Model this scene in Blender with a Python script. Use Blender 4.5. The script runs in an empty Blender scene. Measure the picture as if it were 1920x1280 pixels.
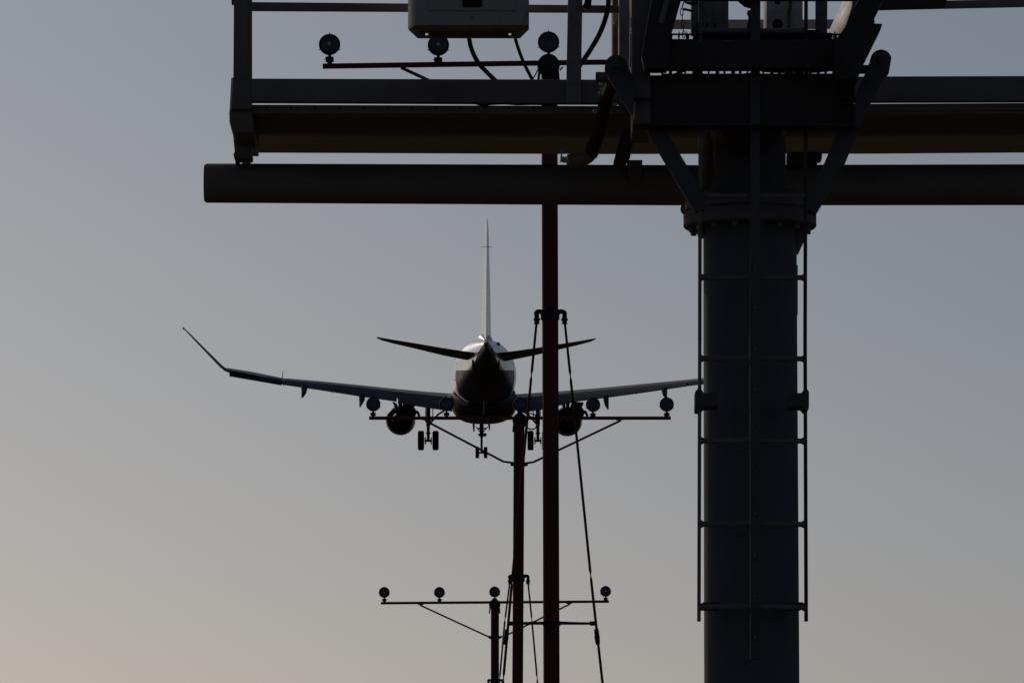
import bpy, bmesh, math, random
from mathutils import Vector, Matrix
random.seed(7)
R = math.radians
scn = bpy.context.scene
col = scn.collection

# ---------------------------------------------------------------- camera
FPX = 12500.0                      # focal length in photo pixels (1920 wide)
PITCH = math.atan(1510.0 / FPX)
CAM = Vector((0, 0, 1.7))
cd = bpy.data.cameras.new("camera")
cam = bpy.data.objects.new("camera", cd)
col.objects.link(cam)
cam.location = CAM
cam.rotation_euler = (math.pi / 2 + PITCH, 0, 0)
cd.sensor_width = 36.0
cd.lens = 36.0 * FPX / 1920.0
cd.clip_start = 0.5
cd.clip_end = 20000
scn.camera = cam

# ---------------------------------------------------------------- light
SUN_EL, SUN_AZ = R(26), R(-25)     # azimuth from +Y, positive towards +X
sdir = Vector((math.sin(SUN_AZ) * math.cos(SUN_EL), math.cos(SUN_AZ) * math.cos(SUN_EL), math.sin(SUN_EL)))
w = bpy.data.worlds.new("World")
scn.world = w
w.use_nodes = True
nt = w.node_tree
nt.nodes.clear()
out = nt.nodes.new("ShaderNodeOutputWorld")
bg = nt.nodes.new("ShaderNodeBackground")
sky = nt.nodes.new("ShaderNodeTexSky")
sky.sky_type = 'NISHITA'
sky.sun_disc = False
sky.sun_elevation = SUN_EL
sky.sun_rotation = SUN_AZ
sky.altitude = 50
sky.air_density = 1.0
sky.dust_density = 2.0
sky.ozone_density = 1.0
bg.inputs['Strength'].default_value = 0.1
# warm horizon haze: the air near the horizon is brighter, and the whole sky a little cooler than the model's
gtc = nt.nodes.new('ShaderNodeTexCoord')
gsx = nt.nodes.new('ShaderNodeSeparateXYZ')
grp = nt.nodes.new('ShaderNodeValToRGB')
grp.color_ramp.interpolation = 'B_SPLINE'
e = grp.color_ramp.elements
e[0].position = 0.0; e[0].color = (.70, .75, .93, 1)
e[1].position = 1.0; e[1].color = (.42, .42, .44, 1)
for p_, c_ in ((.05, (.65, .725, .92)), (.08, (.57, .64, .82)), (.12, (.505, .58, .705)), (.165, (.43, .51, .63)), (.23, (.40, .465, .58)), (.45, (.41, .44, .50))):
    q_ = e.new(p_); q_.color = (*c_, 1)
gmx = nt.nodes.new('ShaderNodeMix'); gmx.data_type = 'RGBA'; gmx.blend_type = 'MULTIPLY'; gmx.inputs[0].default_value = 1
gsc = nt.nodes.new('ShaderNodeVectorMath'); gsc.operation = 'MULTIPLY'; gsc.inputs[1].default_value = (2.66, 2.57, 2.64)
nt.links.new(gtc.outputs['Generated'], gsx.inputs[0])
nt.links.new(gsx.outputs['Z'], grp.inputs[0])
nt.links.new(sky.outputs[0], gmx.inputs[6])
nt.links.new(grp.outputs[0], gmx.inputs[7])
nt.links.new(gmx.outputs[2], gsc.inputs[0])
nt.links.new(gsc.outputs[0], bg.inputs['Color'])
nt.links.new(bg.outputs[0], out.inputs['Surface'])

sd = bpy.data.lights.new("sun", 'SUN')
sun = bpy.data.objects.new("sun", sd)
col.objects.link(sun)
sun.location = (0, 0, 60)
sd.energy = 4.0
sd.angle = R(0.5)
sd.color = (1.0, 0.88, 0.76)
sun.rotation_euler = (-sdir).to_track_quat('-Z', 'Y').to_euler()
scn.view_settings.view_transform = 'Standard'
scn.view_settings.look = 'None'
scn.view_settings.exposure = -2.55
scn.view_settings.gamma = 1.0

# ---------------------------------------------------------------- helpers
cp, sp = math.cos(PITCH), math.sin(PITCH)


def W(px, py, Y):
    """real point standing Y metres in front of the camera, seen in that direction"""
    x, u = (px - 960) / FPX, (640 - py) / FPX
    k = Y / (cp - u * sp)
    return Vector((x * k, Y, CAM.z + (sp + u * cp) * k))


def M(px, Y):
    return px * Y / FPX * 1.007


def tag(o, label=None, cat=None, group=None, kind=None):
    for k, v in (('label', label), ('category', cat), ('group', group), ('kind', kind)):
        if v:
            o[k] = v
    return o


def empty(name, loc, label, cat, group=None):
    o = bpy.data.objects.new(name, None)
    o.empty_display_size = 0.2
    o.location = loc
    col.objects.link(o)
    return tag(o, label, cat, group)


def worldloc(o):
    v = Vector(o.location)
    while o.parent:
        o = o.parent
        v += o.location
    return v


class MB:
    def __init__(s):
        s.bm = bmesh.new()

    def poly(s, pts, faces, mi=0):
        vs = [s.bm.verts.new(p) for p in pts]
        for f in faces:
            try:
                fc = s.bm.faces.new([vs[i] for i in f])
                fc.material_index = mi
            except ValueError:
                pass
        return vs

    def box(s, a, b):
        x0, x1 = sorted((a[0], b[0])); y0, y1 = sorted((a[1], b[1])); z0, z1 = sorted((a[2], b[2]))
        s.poly([(x0, y0, z0), (x1, y0, z0), (x1, y1, z0), (x0, y1, z0), (x0, y0, z1), (x1, y0, z1), (x1, y1, z1), (x0, y1, z1)],
               [(0, 3, 2, 1), (4, 5, 6, 7), (0, 1, 5, 4), (1, 2, 6, 5), (2, 3, 7, 6), (3, 0, 4, 7)])
        return s

    def prism(s, pp, Y, d, dx=0, dz=0):
        """outline seen at distance Y, made into a solid d metres deep"""
        f = [W(x, y, Y) for x, y in pp]
        area = sum(f[i].x * f[(i + 1) % len(f)].z - f[(i + 1) % len(f)].x * f[i].z for i in range(len(f)))
        if area < 0:
            f.reverse()
        n = len(f)
        b = [p + Vector((dx, d, dz)) for p in f]
        s.poly(f + b, [tuple(range(n)), tuple(range(2 * n - 1, n - 1, -1))] + [((i + 1) % n, i, n + i, n + (i + 1) % n) for i in range(n)])
        return s

    def loft(s, rings, caps=True, mats=None):
        n = len(rings[0])
        vs = [[s.bm.verts.new(p) for p in r] for r in rings]
        for k in range(len(rings) - 1):
            for i in range(n):
                j = (i + 1) % n
                f = s.bm.faces.new([vs[k][i], vs[k][j], vs[k + 1][j], vs[k + 1][i]])
                if mats:
                    f.material_index = mats(k, i)
        if caps:
            s.bm.faces.new(list(reversed(vs[0])))
            s.bm.faces.new(vs[-1])
        return s

    def tube(s, pts, r, seg=12, caps=True):
        pts = [Vector(p) for p in pts]
        rr = r if isinstance(r, (list, tuple)) else [r] * len(pts)
        rings = []
        up = None
        for i, p in enumerate(pts):
            t = (pts[min(i + 1, len(pts) - 1)] - pts[max(i - 1, 0)]).normalized()
            if up is None:
                up = Vector((0, 0, 1)) if abs(t.z) < .9 else Vector((0, 1, 0))
            a = t.cross(up).normalized()
            up = a.cross(t).normalized()
            rings.append([p + (a * math.cos(2 * math.pi * k / seg) + up * math.sin(2 * math.pi * k / seg)) * rr[i] for k in range(seg)])
        return s.loft(rings, caps)

    def bar(s, p, q, wd, hd):
        """rectangular bar from p to q, wd across in the picture plane, hd in depth"""
        p, q = Vector(p), Vector(q)
        t = (q - p).normalized()
        a = t.cross(Vector((0, 1, 0))).normalized()
        b = a.cross(t).normalized()
        r = lambda c: [c + a * wd / 2 + b * hd / 2, c - a * wd / 2 + b * hd / 2, c - a * wd / 2 - b * hd / 2, c + a * wd / 2 - b * hd / 2]
        return s.loft([r(p), r(q)])

    def disc(s, c, axis, prof, seg=24):
        """lathe: prof = [(along axis, radius)]"""
        c = Vector(c); ax = Vector(axis).normalized()
        a = ax.orthogonal().normalized(); b = ax.cross(a)
        rings = [[c + ax * h + (a * math.cos(2 * math.pi * k / seg) + b * math.sin(2 * math.pi * k / seg)) * max(r, 1e-4) for k in range(seg)] for h, r in prof]
        return s.loft(rings)

    def build(s, name, mats, parent=None, bevel=0, angle=35, label=None):
        bmesh.ops.recalc_face_normals(s.bm, faces=s.bm.faces)
        if bevel:
            es = [e for e in s.bm.edges if len(e.link_faces) == 2 and e.calc_face_angle(0) > R(40)]
            bmesh.ops.bevel(s.bm, geom=es, offset=bevel, segments=2, affect='EDGES', profile=.5)
        me = bpy.data.meshes.new(name)
        org = worldloc(parent) if parent else Vector((0, 0, 0))
        if s.bm.verts:
            bmesh.ops.translate(s.bm, verts=s.bm.verts, vec=-org)
        s.bm.to_mesh(me)
        s.bm.free()
        me.polygons.foreach_set('use_smooth', [True] * len(me.polygons))
        me.set_sharp_from_angle(angle=R(angle))
        for m in (mats if isinstance(mats, (list, tuple)) else [mats]):
            me.materials.append(m)
        o = bpy.data.objects.new(name, me)
        col.objects.link(o)
        if parent:
            o.parent = parent
        if label:
            o['label'] = label
        return o


def curve(ps, n=8):
    """smooth path through points (Catmull-Rom)"""
    ps = [Vector(p) for p in ps]
    q = [ps[0] * 2 - ps[1]] + ps + [ps[-1] * 2 - ps[-2]]
    o = []
    for i in range(1, len(q) - 2):
        for k in range(n):
            t = k / n
            o.append(.5 * ((2 * q[i]) + (q[i + 1] - q[i - 1]) * t + (2 * q[i - 1] - 5 * q[i] + 4 * q[i + 1] - q[i + 2]) * t * t
                           + (3 * q[i] - q[i - 1] - 3 * q[i + 1] + q[i + 2]) * t ** 3))
    o.append(ps[-1])
    return o


def mat(name, c, rough=.5, metal=0, spec=.3, wear=None, wscale=8, wamt=.5, bump=0, stretch=(1, 1, 1), coat=0):
    m = bpy.data.materials.new(name)
    m.use_nodes = True
    t = m.node_tree
    b = t.nodes['Principled BSDF']
    b.inputs['Roughness'].default_value = rough
    b.inputs['Metallic'].default_value = metal
    b.inputs['Specular IOR Level'].default_value = spec
    b.inputs['Coat Weight'].default_value = coat
    b.inputs['Coat Roughness'].default_value = .12
    tc = t.nodes.new('ShaderNodeTexCoord')
    mp = t.nodes.new('ShaderNodeMapping')
    mp.inputs['Scale'].default_value = stretch
    t.links.new(tc.outputs['Object'], mp.inputs[0])
    n = t.nodes.new('ShaderNodeTexNoise')
    n.inputs['Scale'].default_value = wscale
    n.inputs['Detail'].default_value = 8
    n.inputs['Roughness'].default_value = .65
    t.links.new(mp.outputs[0], n.inputs['Vector'])
    cr = t.nodes.new('ShaderNodeValToRGB')
    wear = wear or tuple(v * .6 for v in c)
    cr.color_ramp.elements[0].position = .35 + .3 * (1 - wamt)
    cr.color_ramp.elements[0].color = (*c, 1)
    cr.color_ramp.elements[1].position = .8
    cr.color_ramp.elements[1].color = (*wear, 1)
    t.links.new(n.outputs['Fac'], cr.inputs[0])
    t.links.new(cr.outputs[0], b.inputs['Base Color'])
    mr = t.nodes.new('ShaderNodeMapRange')
    mr.inputs['To Min'].default_value = max(rough - .12, .03)
    mr.inputs['To Max'].default_value = min(rough + .15, 1)
    t.links.new(n.outputs['Fac'], mr.inputs[0])
    t.links.new(mr.outputs[0], b.inputs['Roughness'])
    if bump:
        bp = t.nodes.new('ShaderNodeBump')
        bp.inputs['Strength'].default_value = bump
        bp.inputs['Distance'].default_value = .01
        t.links.new(n.outputs['Fac'], bp.inputs['Height'])
        t.links.new(bp.outputs[0], b.inputs['Normal'])
    return m


GREY = mat('slate_paint', (.22, .18, .165), .65, spec=.2, wear=(.15, .115, .09), wscale=5, bump=.1)
DARK = mat('black_steel', (.075, .06, .052), .75, spec=.12, wear=(.05, .038, .03), wscale=9, bump=.1)
GALV = mat('galvanised', (.27, .255, .235), .6, spec=.25, wear=(.1, .085, .07), wscale=14, bump=.1)
GREY2 = mat('brace_paint', (.11, .1, .1), .7, spec=.15, wear=(.1, .075, .06), wscale=6, bump=.1)
SHAFT = mat('shaft_paint', (.13, .125, .14), .7, spec=.12, wear=(.105, .1, .11), wscale=3, stretch=(3, 3, .5))
PIPE = mat('pipe_paint', (.21, .165, .135), .65, spec=.2, wear=(.13, .09, .065), wscale=3, stretch=(1, 4, 4), bump=.1)
DECK = mat('deck_steel', (.33, .25, .2), .75, spec=.1, wear=(.2, .14, .1), wscale=4, stretch=(.6, 5, 5), bump=.2)
RUST = mat('rusty_rail', (.3, .2, .14), .8, spec=.1, wear=(.18, .09, .05), wscale=10, stretch=(1, 3, 3), bump=.2)
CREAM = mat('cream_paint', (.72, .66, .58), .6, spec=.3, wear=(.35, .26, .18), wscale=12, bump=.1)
CAB = mat('cabinet_paint', (.46, .42, .37), .5, spec=.25, wear=(.13, .1, .08), wscale=7, wamt=.3)
RUSTB = mat('rust_bottom', (.4, .34, .3), .7, spec=.15, wear=(.2, .06, .025), wscale=9, wamt=.8)
RUB = mat('rubber', (.012, .012, .013), .7, spec=.2)
RED = mat('red_paint', (.14, .032, .03), .75, spec=.08, wear=(.14, .025, .02), wscale=5, stretch=(6, 6, 1))
BLK = mat('black_fitting', (.03, .025, .025), .6, spec=.2)
RAIL = mat('handrail_steel', (.26, .23, .2), .7, spec=.15, wear=(.2, .11, .06), wscale=3, wamt=.8, stretch=(1, 3, 3), bump=.1)
LENS = mat('lens_glass', (.06, .062, .075), .25, spec=.4)
FIL = mat('amber_filament', (.45, .16, .08), .5, spec=.3)
FIL.node_tree.nodes['Principled BSDF'].inputs['Emission Color'].default_value = (.5, .17, .08, 1)
FIL.node_tree.nodes['Principled BSDF'].inputs['Emission Strength'].default_value = .3
WHITE = mat('aircraft_white', (.74, .75, .76), .4, spec=.5, wear=(.62, .62, .62), wscale=1.2, coat=1)
WHITE.node_tree.nodes['Principled BSDF'].inputs['Coat Roughness'].default_value = .24
NAVY = mat('aircraft_dark', (.022, .021, .025), .5, spec=.12)
WING = mat('wing_grey', (.09, .094, .108), .4, spec=.3, wear=(.06, .068, .085), wscale=2, stretch=(1, 3, 1))
TAILP = mat('tail_grey', (.12, .1, .085), .55, spec=.2)
NAC = mat('nacelle_paint', (.018, .017, .018), .45, spec=.15)
NAC.node_tree.nodes['Principled BSDF'].inputs['Coat Roughness'].default_value = .28
DRUST = mat('dark_rust', (.09, .06, .04), .8, spec=.1, wear=(.05, .03, .02), wscale=12, bump=.2)
LBROWN = mat('light_brown', (.58, .47, .42), .8, spec=.1, wear=(.36, .25, .19), wscale=6, stretch=(.4, 8, 8), bump=.3)
BARE = mat('bare_metal', (.35, .32, .3), .35, metal=1.0)
TYRE = mat('tyre_rubber', (.014, .014, .014), .85, spec=.15)

# ---------------------------------------------------------------- ground
gm = bpy.data.materials.new('ground')
gm.use_nodes = True
t = gm.node_tree
b = t.nodes['Principled BSDF']
b.inputs['Roughness'].default_value = .95
b.inputs['Specular IOR Level'].default_value = .05
tc = t.nodes.new('ShaderNodeTexCoord')
n1 = t.nodes.new('ShaderNodeTexNoise'); n1.inputs['Scale'].default_value = .35; n1.inputs['Detail'].default_value = 10
cr = t.nodes.new('ShaderNodeValToRGB')
cr.color_ramp.elements[0].position = .35; cr.color_ramp.elements[0].color = (.045, .05, .02, 1)
cr.color_ramp.elements[1].position = .7; cr.color_ramp.elements[1].color = (.14, .1, .055, 1)
t.links.new(tc.outputs['Object'], n1.inputs['Vector'])
t.links.new(n1.outputs['Fac'], cr.inputs[0]); t.links.new(cr.outputs[0], b.inputs['Base Color'])
g = MB()
NG = 60
gs = 9000
vs = [[g.bm.verts.new((gs * math.copysign(abs(i / NG * 2 - 1) ** 2.5, i - NG / 2), gs * math.copysign(abs(j / NG * 2 - 1) ** 2.5, j - NG / 2), 0)) for j in range(NG + 1)] for i in range(NG + 1)]
for i in range(NG):
    for j in range(NG):
        g.bm.faces.new((vs[i][j], vs[i + 1][j], vs[i + 1][j + 1], vs[i][j + 1]))
tag(g.build('ground', gm), kind='structure')

# ================================================================ GANTRY
YC = 24.5                                        # post centre
YL = 24.14                                       # ladder
YW = 24.86                                       # near edge of the walkway behind the post
YF = 24.0                                        # front of the head frame
rC = M(89, YC)
base = W(1409, 1280, YC); base.z = 0
post = empty('gantry_post', base, 'thick dark slate steel post with collar and braced head frame, carrying the walkway', 'post')
cx = base.x
cxt = W(1406, 400, YC).x
zc = W(1408, 405, YC).z                          # flange height
m = MB()
m.tube([(cx, YC, 0), (cx, YC, .02), ((cx + cxt) / 2, YC, zc / 2), (cxt, YC, zc)], [rC * 1.01, rC * 1.01, rC * 1.005, rC * .985], 64)
m.build('shaft', SHAFT, post)
m = MB()
m.disc((cx, YC, 0), (0, 0, 1), [(0, .36), (.03, .36), (.032, rC + .01)], 40)
m.build('base_plate', GREY, post)
for k in range(8):
    a = k * math.pi / 4 + .2
    m = MB()
    m.disc((cx + .3 * math.cos(a), YC + .3 * math.sin(a), .03), (0, 0, 1), [(0, .025), (.03, .025), (.06, .015)], 6)
    m.build('anchor_bolt', GREY, post)
rf = M(125, YC)
m = MB()
m.disc((cxt, YC, zc - .045), (0, 0, 1), [(0, rf - .006), (.006, rf), (.05, rf), (.056, rf - .006)], 72)
m.disc((cxt, YC, zc + .0125), (0, 0, 1), [(0, rf - .012), (.006, rf - .006), (.035, rf - .006), (.041, rf - .012)], 72)
m.build('flange', GREY, post)
for k in range(16):
    a = k * math.pi / 8 + .1
    m = MB()
    m.disc((cxt + (rf - .03) * math.cos(a), YC + (rf - .03) * math.sin(a), zc - .065), (0, 0, 1), [(0, .011), (.022, .011)], 6)
    m.build('bolt', GREY, post)
rU = M(68, YC)
ztop = W(1408, 195, YC).z
m = MB()
m.tube([(cxt, YC, zc + .05), (cxt, YC, ztop)], rU, 48)
m.disc((cxt, YC, zc + .053), (0, 0, 1), [(0, M(94, YC)), (.03, M(94, YC)), (.035, M(90, YC))], 48)
m.build('upper_shaft', GREY2, post)
m = MB()
c = W(1408, 205, YC - .34)
m.disc(c, (0, 1, 0), [(0, M(66, YC)), (.004, M(69, YC)), (.5, M(69, YC))], 48)
m.build('cross_drum', DARK, post)
# head beams
m = MB(); m.prism([(1205, 141), (1604, 141), (1600, 236), (1205, 234)], YF + .105, .12); m.build('lower_beam', DARK, post, .004)
m = MB()
m.prism([(1186, 231), (1604, 232), (1604, 236), (1186, 235)], YF + .03, .12)
m.prism([(1182, 182), (1225, 182), (1225, 186), (1182, 186)], YF + .03, .05)
m.prism([(1578, 182), (1625, 182), (1625, 186), (1578, 186)], YF + .03, .05)
m.build('beam_flange', DARK, post, .002)
m = MB(); m.prism([(1238, 77), (1604, 74), (1604, 127.5), (1236, 128.5)], YF, .05); m.build('upper_beam', DARK, post, .004)
m = MB(); m.prism([(1184, -60), (1226, -60), (1222, 60), (1212, 120), (1220, 140), (1220, 238), (1186, 236), (1183, 110)], YF + .1, .42)
m.build('side_post', GREY, post, .006)
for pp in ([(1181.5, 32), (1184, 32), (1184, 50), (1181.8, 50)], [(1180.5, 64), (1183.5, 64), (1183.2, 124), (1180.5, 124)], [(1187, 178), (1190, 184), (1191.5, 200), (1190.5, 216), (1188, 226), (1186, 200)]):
    m = MB(); m.prism(pp, YF + .075, .02); m.build('edge_highlight', CREAM, post, .001)  # pale slivers added as the sun highlight on the post's left edge
m = MB(); m.prism([(1231, -60), (1293, -60), (1259, 60), (1251, 128), (1209, 128), (1203, 105)], YF - .1, .12); m.build('diagonal_beam', DARK, post, .004)
m = MB()
m.prism([(1637, -60), (1684, -60), (1658, -5), (1639, 32), (1640, 40), (1590, 72), (1573, 76)], YF - .1, .14)
m.prism([(1592, 41), (1655, 45), (1616, 124), (1608, 150), (1566, 150), (1566, 76)], YF - .12, .14)
m.build('diagonal_beam', DARK, post, .004)
m = MB(); m.tube([W(1262, -40, YF - .12), W(1239, 44, YF - .12)], M(5, YF), 12); m.build('brace_tube', GREY, post)
# gratings seen on edge
m = MB()
for (x0, x1, y, hh, st) in ((1240, 1604, 130.5, 10.2, 14.6), (1257, 1585, 63, 13, 14.6)):
    m.prism([(x0, y + hh - 2.5), (x1, y + hh - 2.5), (x1, y + hh), (x0, y + hh)], YF + .15, .06)
    m.prism([(x0, y), (x1, y), (x1, y + 2), (x0, y + 2)], YF + .12, .02)
    x = x0
    while x < x1:
        wv = random.uniform(3, 8) if not (1296 < x < 1306) else 14
        m.prism([(x, y + 1), (x + wv, y + 1), (x + wv - 1, y + hh - 1), (x + 1, y + hh - 1)], YF + random.uniform(.13, .2), .05)
        if y < 100:
            m.prism([(x, y + 1), (x + 3, y + 1), (x + 2, y - 4), (x + 1, y - 4)], YF + .15, .02)
        x += st
    # cross cable trays hiding most of the openings to the right of the rail
m.prism([(1300, 56), (1530, 56), (1540, 62), (1540, 68), (1300, 68)], YF + .22, .1)
m.prism([(1425, 62), (1560, 62), (1560, 78), (1425, 78)], YF + .2, .02)
m.prism([(1428, 129.5), (1555, 129.5), (1555, 133), (1500, 138), (1428, 134)], YF + .22, .02)
m.build('grating', DARK, post)
# pivot lugs
def lug(px, py, r, pts):
    a0 = [(px + r * math.cos(a), py - r * math.sin(a)) for a in [math.pi * k / 12 for k in range(13)]]
    return a0 + pts
m = MB(); m.prism(lug(1155, 124, 21, [(1134, 130), (1145, 150), (1187, 218), (1190, 150)]), YF + .02, .05)
m.disc(W(1155, 124, YF + .02), (0, -1, 0), [(0, M(15, YC)), (.008, M(14, YC))], 24)
m.disc(W(1155, 124, YF + .012), (0, -1, 0), [(0, M(7, YC)), (.016, M(6, YC))], 6)
m.build('pivot_lug', GREY2, post, .002)
m = MB(); m.prism([(1672 - 1, 112)] + [(1652 + 20 * math.cos(a), 113 - 20 * math.sin(a)) for a in [math.pi * k / 12 for k in range(1, 13)]] + [(1622, 138), (1604, 180), (1604, 240), (1612, 240), (1634, 190), (1660, 143), (1667, 136)], YF + .02, .06)
m.prism([(1617, 122), (1636, 122), (1634, 136), (1610, 137)], YF + .04, .03)
m.disc(W(1652, 113, YF + .02), (0, -1, 0), [(0, M(8, YC)), (.012, M(7, YC))], 6)
m.build('pivot_lug', GREY2, post, .002)
# lower raking braces
m = MB(); m.prism([(1212, 241), (1246, 241), (1322, 366), (1322, 392), (1304, 396), (1296, 384)], YF + .12, .08); m.build('raking_brace', GREY2, post, .003)
m = MB(); m.prism([(1572, 242), (1610, 242), (1587, 300), (1538, 387), (1530, 400), (1508, 392), (1515, 366), (1546, 305)], YF + .12, .08); m.build('raking_brace', GREY2, post, .003)
m = MB(); m.prism([(1497, 415), (1522, 424), (1513, 440), (1496, 478), (1492, 470), (1492, 418)], YC - .01, .02)
m.build('gusset', GREY, post, .002)
m = MB()
m.prism([(1302, 420), (1318, 420), (1318, 441), (1309, 441), (1308, 436), (1303, 435)], YC - .03, .05)
m.build('gusset', GREY, post, .002)
m = MB()
m.prism([(1491, 495), (1496, 497), (1496, 590), (1492, 592), (1486, 580)], YC - .02, .03)
m.build('cable_clip', GREY, post, .002)
# bolt blocks by the far brace
m = MB(); m.prism([(1476, 285), (1542, 285), (1541, 298), (1535, 299), (1532, 304), (1524, 305), (1521, 309), (1476, 312)], YW + .3, .1); m.build('clamp_block', DARK, post, .002)
m = MB()
m.tube(curve([W(1334, 205, YC + .2), W(1331, 260, YC + .2), (W(1325, 330, YC + .22)), W(1314, 365, YC + .24), W(1292, 388, YC + .22), W(1288, 393, YC + .2)]), M(13, YC), 16)
m.build('conduit', RUST, post)
# strut from lug to the pipe
m = MB()
m.tube([W(1152, 145, YF + .1), W(1135, 190, YW - .2), W(1124, 240, YW - .1), W(1108, 288, YW + .05)], [M(11, YC), M(12, YC), M(13, YC), M(14, YC)], 20)
m.build('strut', DRUST, post)
m = MB()
m.tube(curve([W(1112, 276, YW + .04), W(1102, 293, YW + .05), W(1084, 301, YW + .05), W(1066, 303, YW + .05)]), [M(14, YC)] * 25, 20)
m.build('strut_elbow', RUST, post)
m = MB(); m.disc(W(1067, 300, YW + .05), (-1, 0, .05), [(0, M(10, YC)), (M(4, YC), M(10, YC)), (M(5, YC), M(6, YC)), (M(13, YC), M(6, YC)), (M(15, YC), M(4, YC))], 16)
m.prism([(1052, 282), (1054, 282), (1055, 300), (1050, 304)], YW + .03, .02)
m.build('strut_bolt', CREAM, post)
for (x, y) in ((1131, 170), (1127, 177), (1155, 197), (1117, 210), (1129, 160)):
    m = MB(); m.disc(W(x, y, YW - .32), (-.5, -.6, .2), [(0, M(4, YC)), (.012, M(3.4, YC)), (.014, M(1.5, YC))], 6)
    m.build('bolt', CREAM, post)
m = MB(); m.prism([(1117, 135), (1160, 135), (1160, 148), (1117, 147)], YF + .2, .08)
m.build('bracket', GREY, post, .002)
m = MB(); m.prism([(1168, 240), (1192, 240), (1182, 290), (1172, 306), (1150, 304)], YW + .05, .1)
m.build('rust_bracket', DRUST, post, .003)

# equipment standing on the head frame (top centre of the picture)
YE = YF + .3
m = MB(); m.prism([(1297, -60), (1366, -60), (1366, 57), (1297, 57)], YE, .14)
m.prism([(1318, -60), (1335, -60), (1335, 57), (1318, 57)], YE - .015, .013)
m.build('channel_post', GALV, post, .003)
for x, y in ((1309, 47), (1326, 47), (1341, 47)):
    m = MB(); m.disc(W(x, y, YE - .013), (0, -1, 0), [(0, M(3, YC)), (.012, M(2.6, YC))], 6)
    m.build('bolt', BLK, post)
m = MB(); m.prism([(1439, -60), (1505, -60), (1505, 56), (1437, 56)], YE, .32); m.build('side_plate', CREAM, post, .002)
m = MB(); m.disc(W(1458, 3, YE), (0, -1, 0), [(0, M(6, YC)), (.004, M(5.5, YC))], 20)
m.build('bolt', BLK, post)
m = MB(); m.disc(W(1455, 51, YE), (0, -1, 0), [(0, M(6, YC)), (.004, M(5.5, YC))], 20)
m.disc(W(1458, 46, YE), (0, -1, 0), [(0, M(10, YC)), (.002, M(10, YC))], 20)
m.build('bolt', BLK, post)
m = MB(); m.tube(curve([W(1481, -60, YE - .03), W(1482, 8, YE - .03), W(1480, 22, YE - .03), W(1479, 56, YE - .03)]), M(3.5, YC), 10); m.build('conduit', RUST, post)
m = MB(); m.prism([(1530, -60), (1552, -60), (1551, 66), (1530, 66)], YE, .06); m.build('side_post', GREY, post, .003)
m = MB()
p = [W(1552, 62, YE + .4), W(1586, -10, YE + .4), W(1612, -10, YE + .2), W(1574, 74, YE + .2)]
q = [v + Vector((.03, .04, -.03)) for v in p]
m.poly(p + q, [(0, 1, 2, 3), (7, 6, 5, 4), (1, 0, 4, 5), (2, 1, 5, 6), (3, 2, 6, 7), (0, 3, 7, 4)])
m.build('white_brace', CREAM, post, .003)
m = MB()
p = [W(1586, -10, YE + .199), W(1590, -60, YE + .3), W(1636, -60, YE + .1), W(1612, -10, YE + .1)]
m.prism([(1600, -60), (1650, -60), (1606, 40), (1590, 60), (1582, 60), (1598, 10)], YE + .05, .05)
m.build('backing_plate', GREY, post, .002)
m = MB(); m.prism([(1250, -14), (1620, -14), (1620, 1.5), (1250, 1.5)], YF + .05, .02)
m.prism([(1385, -10), (1412, -10), (1412, 20), (1407, 15), (1396, 12), (1384, 2)], YF + .14, .02)
m.prism([(1400, 24), (1412, 22), (1412, 30), (1404, 32)], YF + .14, .02)
m.prism([(1310, 4), (1300, 10), (1286, 6), (1284, 3)], YF + .14, .02)
m.prism([(1282, 15), (1300, 19), (1300, 22), (1280, 18)], YF + .14, .02)
m.build('top_bar', DARK, post, .001)
m = MB(); m.tube(curve([W(1406, 20, YE), W(1408, 34, YE), W(1405, 48, YE), W(1404, 64, YE)]), M(5, YC), 10)
m.build('cable_run', RUB, post)

# pipe across
pipe = empty('cross_pipe', W(1408, 345, YW + .4), 'long horizontal steel pipe below the walkway, crossing behind the post', 'pipe')
m = MB()
YP = YW + .4
m.tube([W(385.5, 343.5, YP), W(388, 343.5, YP), W(1280, 347.5, YP), W(1920, 346.5, YP), W(2500, 345.5, YP)], [M(36, YP), M(37, YP), M(38, YP), M(38.5, YP), M(38.5, YP)], 48)
m.build('pipe', PIPE, pipe)
m = MB()
m.disc(W(387, 343.5, YP), (-1, 0, 0), [(.004, M(35, YP)), (.008, M(34.5, YP))], 40)
m.build('end_cap', PIPE, pipe)
m = MB()
m.prism([(1175, 300), (1205, 300), (1200, 345), (1180, 345)], YP - M(38, YP) - .01, .02)
m.build('weld_plate', PIPE, pipe, .002)

# ================================================================ WALKWAY
walk = empty('walkway', W(1100, 230, YW), 'steel service walkway with rusty underside, toe board and handrails, running across above the pipe', 'walkway')
m = MB()
m.prism([(470, 147.5), (1120, 149.5), (1640, 143.5), (2500, 141), (2500, 187), (1640, 190), (1120, 193.5), (470, 190.5)], YW - .04, .05)
m.build('toe_board', GREY, walk, .002)
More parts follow.
